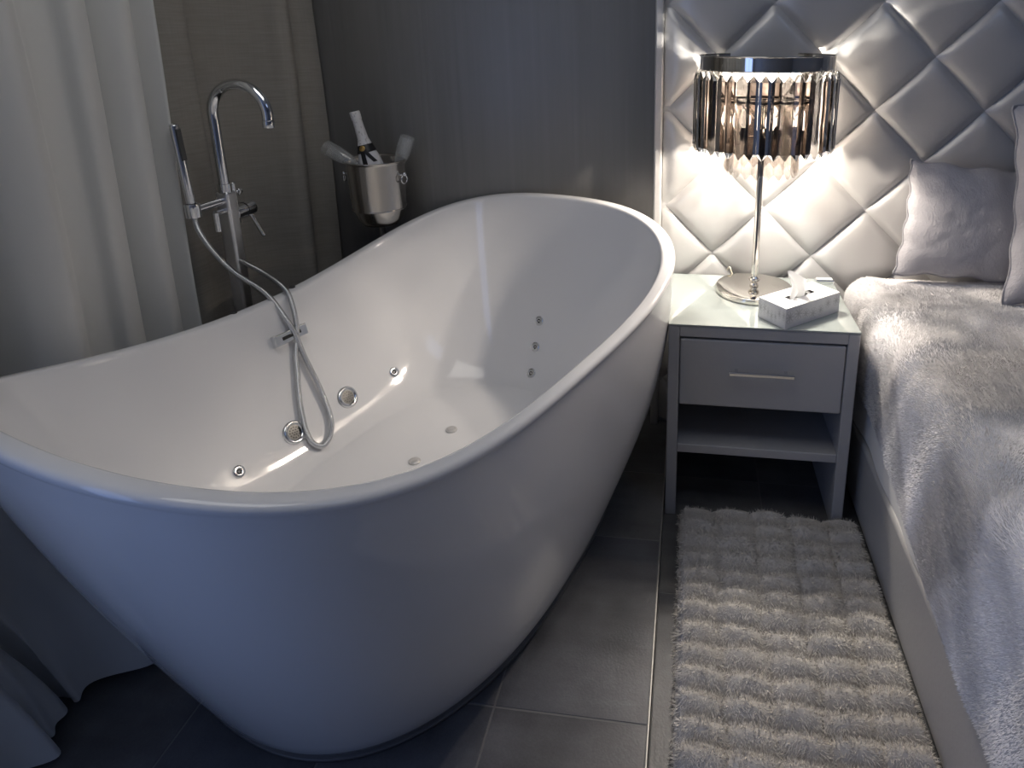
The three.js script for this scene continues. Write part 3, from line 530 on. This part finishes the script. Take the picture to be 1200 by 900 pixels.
  mesh('hose_tube', tube(hs, 0.0078, 420, 12), std({ color: rgb(0.60, 0.61, 0.62), metalness: 1, roughness: 0.16, bumpMap: spiral, bumpScale: 0.0005 }), hose);
}

// ---------------------------------------------------------------- champagne bucket on its stand, bottle, glasses
{
  const bx = -1.022, bz = 0.012, by = 0.802;
  const st = thing('bucket_stand', 'steel stand carrying the champagne bucket behind the bathtub', 'stand', [bx, PLAT, bz]);
  mesh('stand_base', lathe([[0, 0.0005], [0.115, 0.0005], [0.115, 0.006], [0.03, 0.016], [0, 0.016]], 48), steel, st);
  mesh('stand_pole', cyl(0.011, 0.011, by - PLAT - 0.02, 20).translate(0, (by - PLAT) / 2, 0), steel, st);
  mesh('stand_tray', lathe([[0, 0], [0.05, 0], [0.06, 0.004], [0.06, 0.006], [0, 0.004]], 40).translate(0, by - PLAT - 0.0075, 0), steel, st);
  const b = thing('champagne_bucket', 'brushed steel champagne bucket with ring handles', 'bucket', [bx, by, bz]);
  mesh('bucket_wall', lathe([[0, 0.0], [0.060, 0.0], [0.068, 0.004], [0.079, 0.020], [0.0915, 0.055], [0.0965, 0.0565], [0.0965, 0.0605], [0.0935, 0.062], [0.098, 0.13], [0.1025, 0.224], [0.111, 0.2315], [0.1125, 0.235], [0.110, 0.237], [0.1005, 0.229], [0.096, 0.13], [0.090, 0.058], [0.074, 0.014], [0, 0.008]], 72), phys({ color: rgb(0.60, 0.57, 0.53), metalness: 1, roughness: 0.20 }), b);
  for (const s of [-1, 1]) {
    const k = mesh('handle_mount', mergeGeometries([rod([s * 0.097, 0.184, 0.02], [s * 0.112, 0.186, 0.02], 0.004, 12), new THREE.SphereGeometry(0.008, 18, 14).translate(s * 0.114, 0.187, 0.02)]), chrome, b);
    mesh('ring_handle', new THREE.TorusGeometry(0.0145, 0.0026, 10, 28).rotateY(1.25 * s).translate(s * 0.113, 0.169, 0.022), chrome, k);
  }
  const bt = thing('champagne_bottle', 'white champagne bottle with black ribbon and gold seal leaning in the bucket', 'bottle', [-1.003, by + 0.055, bz]); bt.rotation.z = 0.225;
  const white = phys({ color: rgb(0.76, 0.77, 0.80), roughness: 0.22, clearcoat: 0.5 });
  mesh('bottle_body', lathe([[0, 0], [0.040, 0], [0.043, 0.006], [0.043, 0.15], [0.0425, 0.165], [0.038, 0.19], [0.029, 0.222], [0.022, 0.245], [0.0175, 0.262]], 40), white, bt);
  const foil = tex(128, 128, (u, v) => { const h1 = hash(Math.floor(u * 40), Math.floor(v * 40)); const k = h1 > 0.9 ? 0.72 : 0.86; return [k, k, k * 1.01]; });
  mesh('neck_foil', lathe([[0.0295, 0.2225], [0.0228, 0.246], [0.0186, 0.262], [0.0168, 0.30], [0.0162, 0.328], [0.0178, 0.332], [0.0182, 0.352], [0.0175, 0.358], [0.015, 0.36], [0, 0.36]], 36), std({ map: foil, roughness: 0.4, bumpMap: foil, bumpScale: 0.0006 }), bt).userData.label = 'white speckled foil';
  const black = std({ color: rgb(0.01, 0.01, 0.011), roughness: 0.4 });
  mesh('ribbon', mergeGeometries([lathe([[0.0335, 0.212], [0.034, 0.214], [0.0262, 0.240], [0.0255, 0.240]], 36), gridGeo(3, 14, (i, j) => { const t = j / 14, y = lerp(0.228, 0.165, t), r = lerp(0.031, 0.0435, Math.pow(t, 0.6)), a = 0.05 + (i / 3 - 0.5) * 0.42; return [r * Math.sin(a), y, r * Math.cos(a)]; }), gridGeo(3, 14, (i, j) => { const t = j / 14, y = lerp(0.228, 0.175, t), r = lerp(0.031, 0.0425, Math.pow(t, 0.6)), a = 0.2 + 0.75 * t + (i / 3 - 0.5) * 0.36; return [r * Math.sin(a), y, r * Math.cos(a)]; })]), black, bt).userData.label = 'black ribbon';
  mesh('gold_seal', lathe([[0, 0.003], [0.009, 0.0025], [0.011, 0]], 24).rotateX(Math.PI / 2 - 0.25).translate(0.002, 0.228, 0.0305), std({ color: rgb(0.75, 0.5, 0.18), metalness: 1, roughness: 0.3 }), bt).userData.label = 'round gold seal';
  const flute = (label, foot, tip) => {
    const g = thing('champagne_flute', label, 'glass', [0, 0, 0]);
    const A = new THREE.Vector3(...foot), B = new THREE.Vector3(...tip), d = B.clone().sub(A).normalize();
    const q = new THREE.Quaternion().setFromUnitVectors(new THREE.Vector3(0, 1, 0), d); g.position.copy(A); g.quaternion.copy(q);
    const L = A.distanceTo(B), s = L / 0.2;
    mesh('bowl', lathe([[0.0, 0.075], [0.008, 0.078], [0.018, 0.095], [0.024, 0.125], [0.0265, 0.16], [0.026, 0.2], [0.0252, 0.2], [0.0255, 0.16], [0.0232, 0.126], [0.017, 0.098], [0.007, 0.082], [0, 0.080]].map(p => [p[0], p[1] * s]), 32), clearGlass, g);
    mesh('stem', lathe([[0, 0], [0.016, 0.0], [0.016, 0.0015], [0.006, 0.004], [0.0035, 0.02], [0.004, 0.06], [0.0065, 0.0765], [0, 0.0765]].map(p => [p[0], p[1] * s]), 20), clearGlass, g);
  };
  flute('clear champagne flute tipped over the left side of the bucket', [-0.995, by + 0.192, bz + 0.065], [-1.180, by + 0.285, bz + 0.045]);
  flute('clear champagne flute standing in the bucket beside the bottle', [-0.975, by + 0.125, bz - 0.01], [-0.903, by + 0.315, bz - 0.02]);
}

// ---------------------------------------------------------------- render
scene.traverse(o => { if (o.isLight) o.castShadow = true; });
renderer.render(scene, camera);
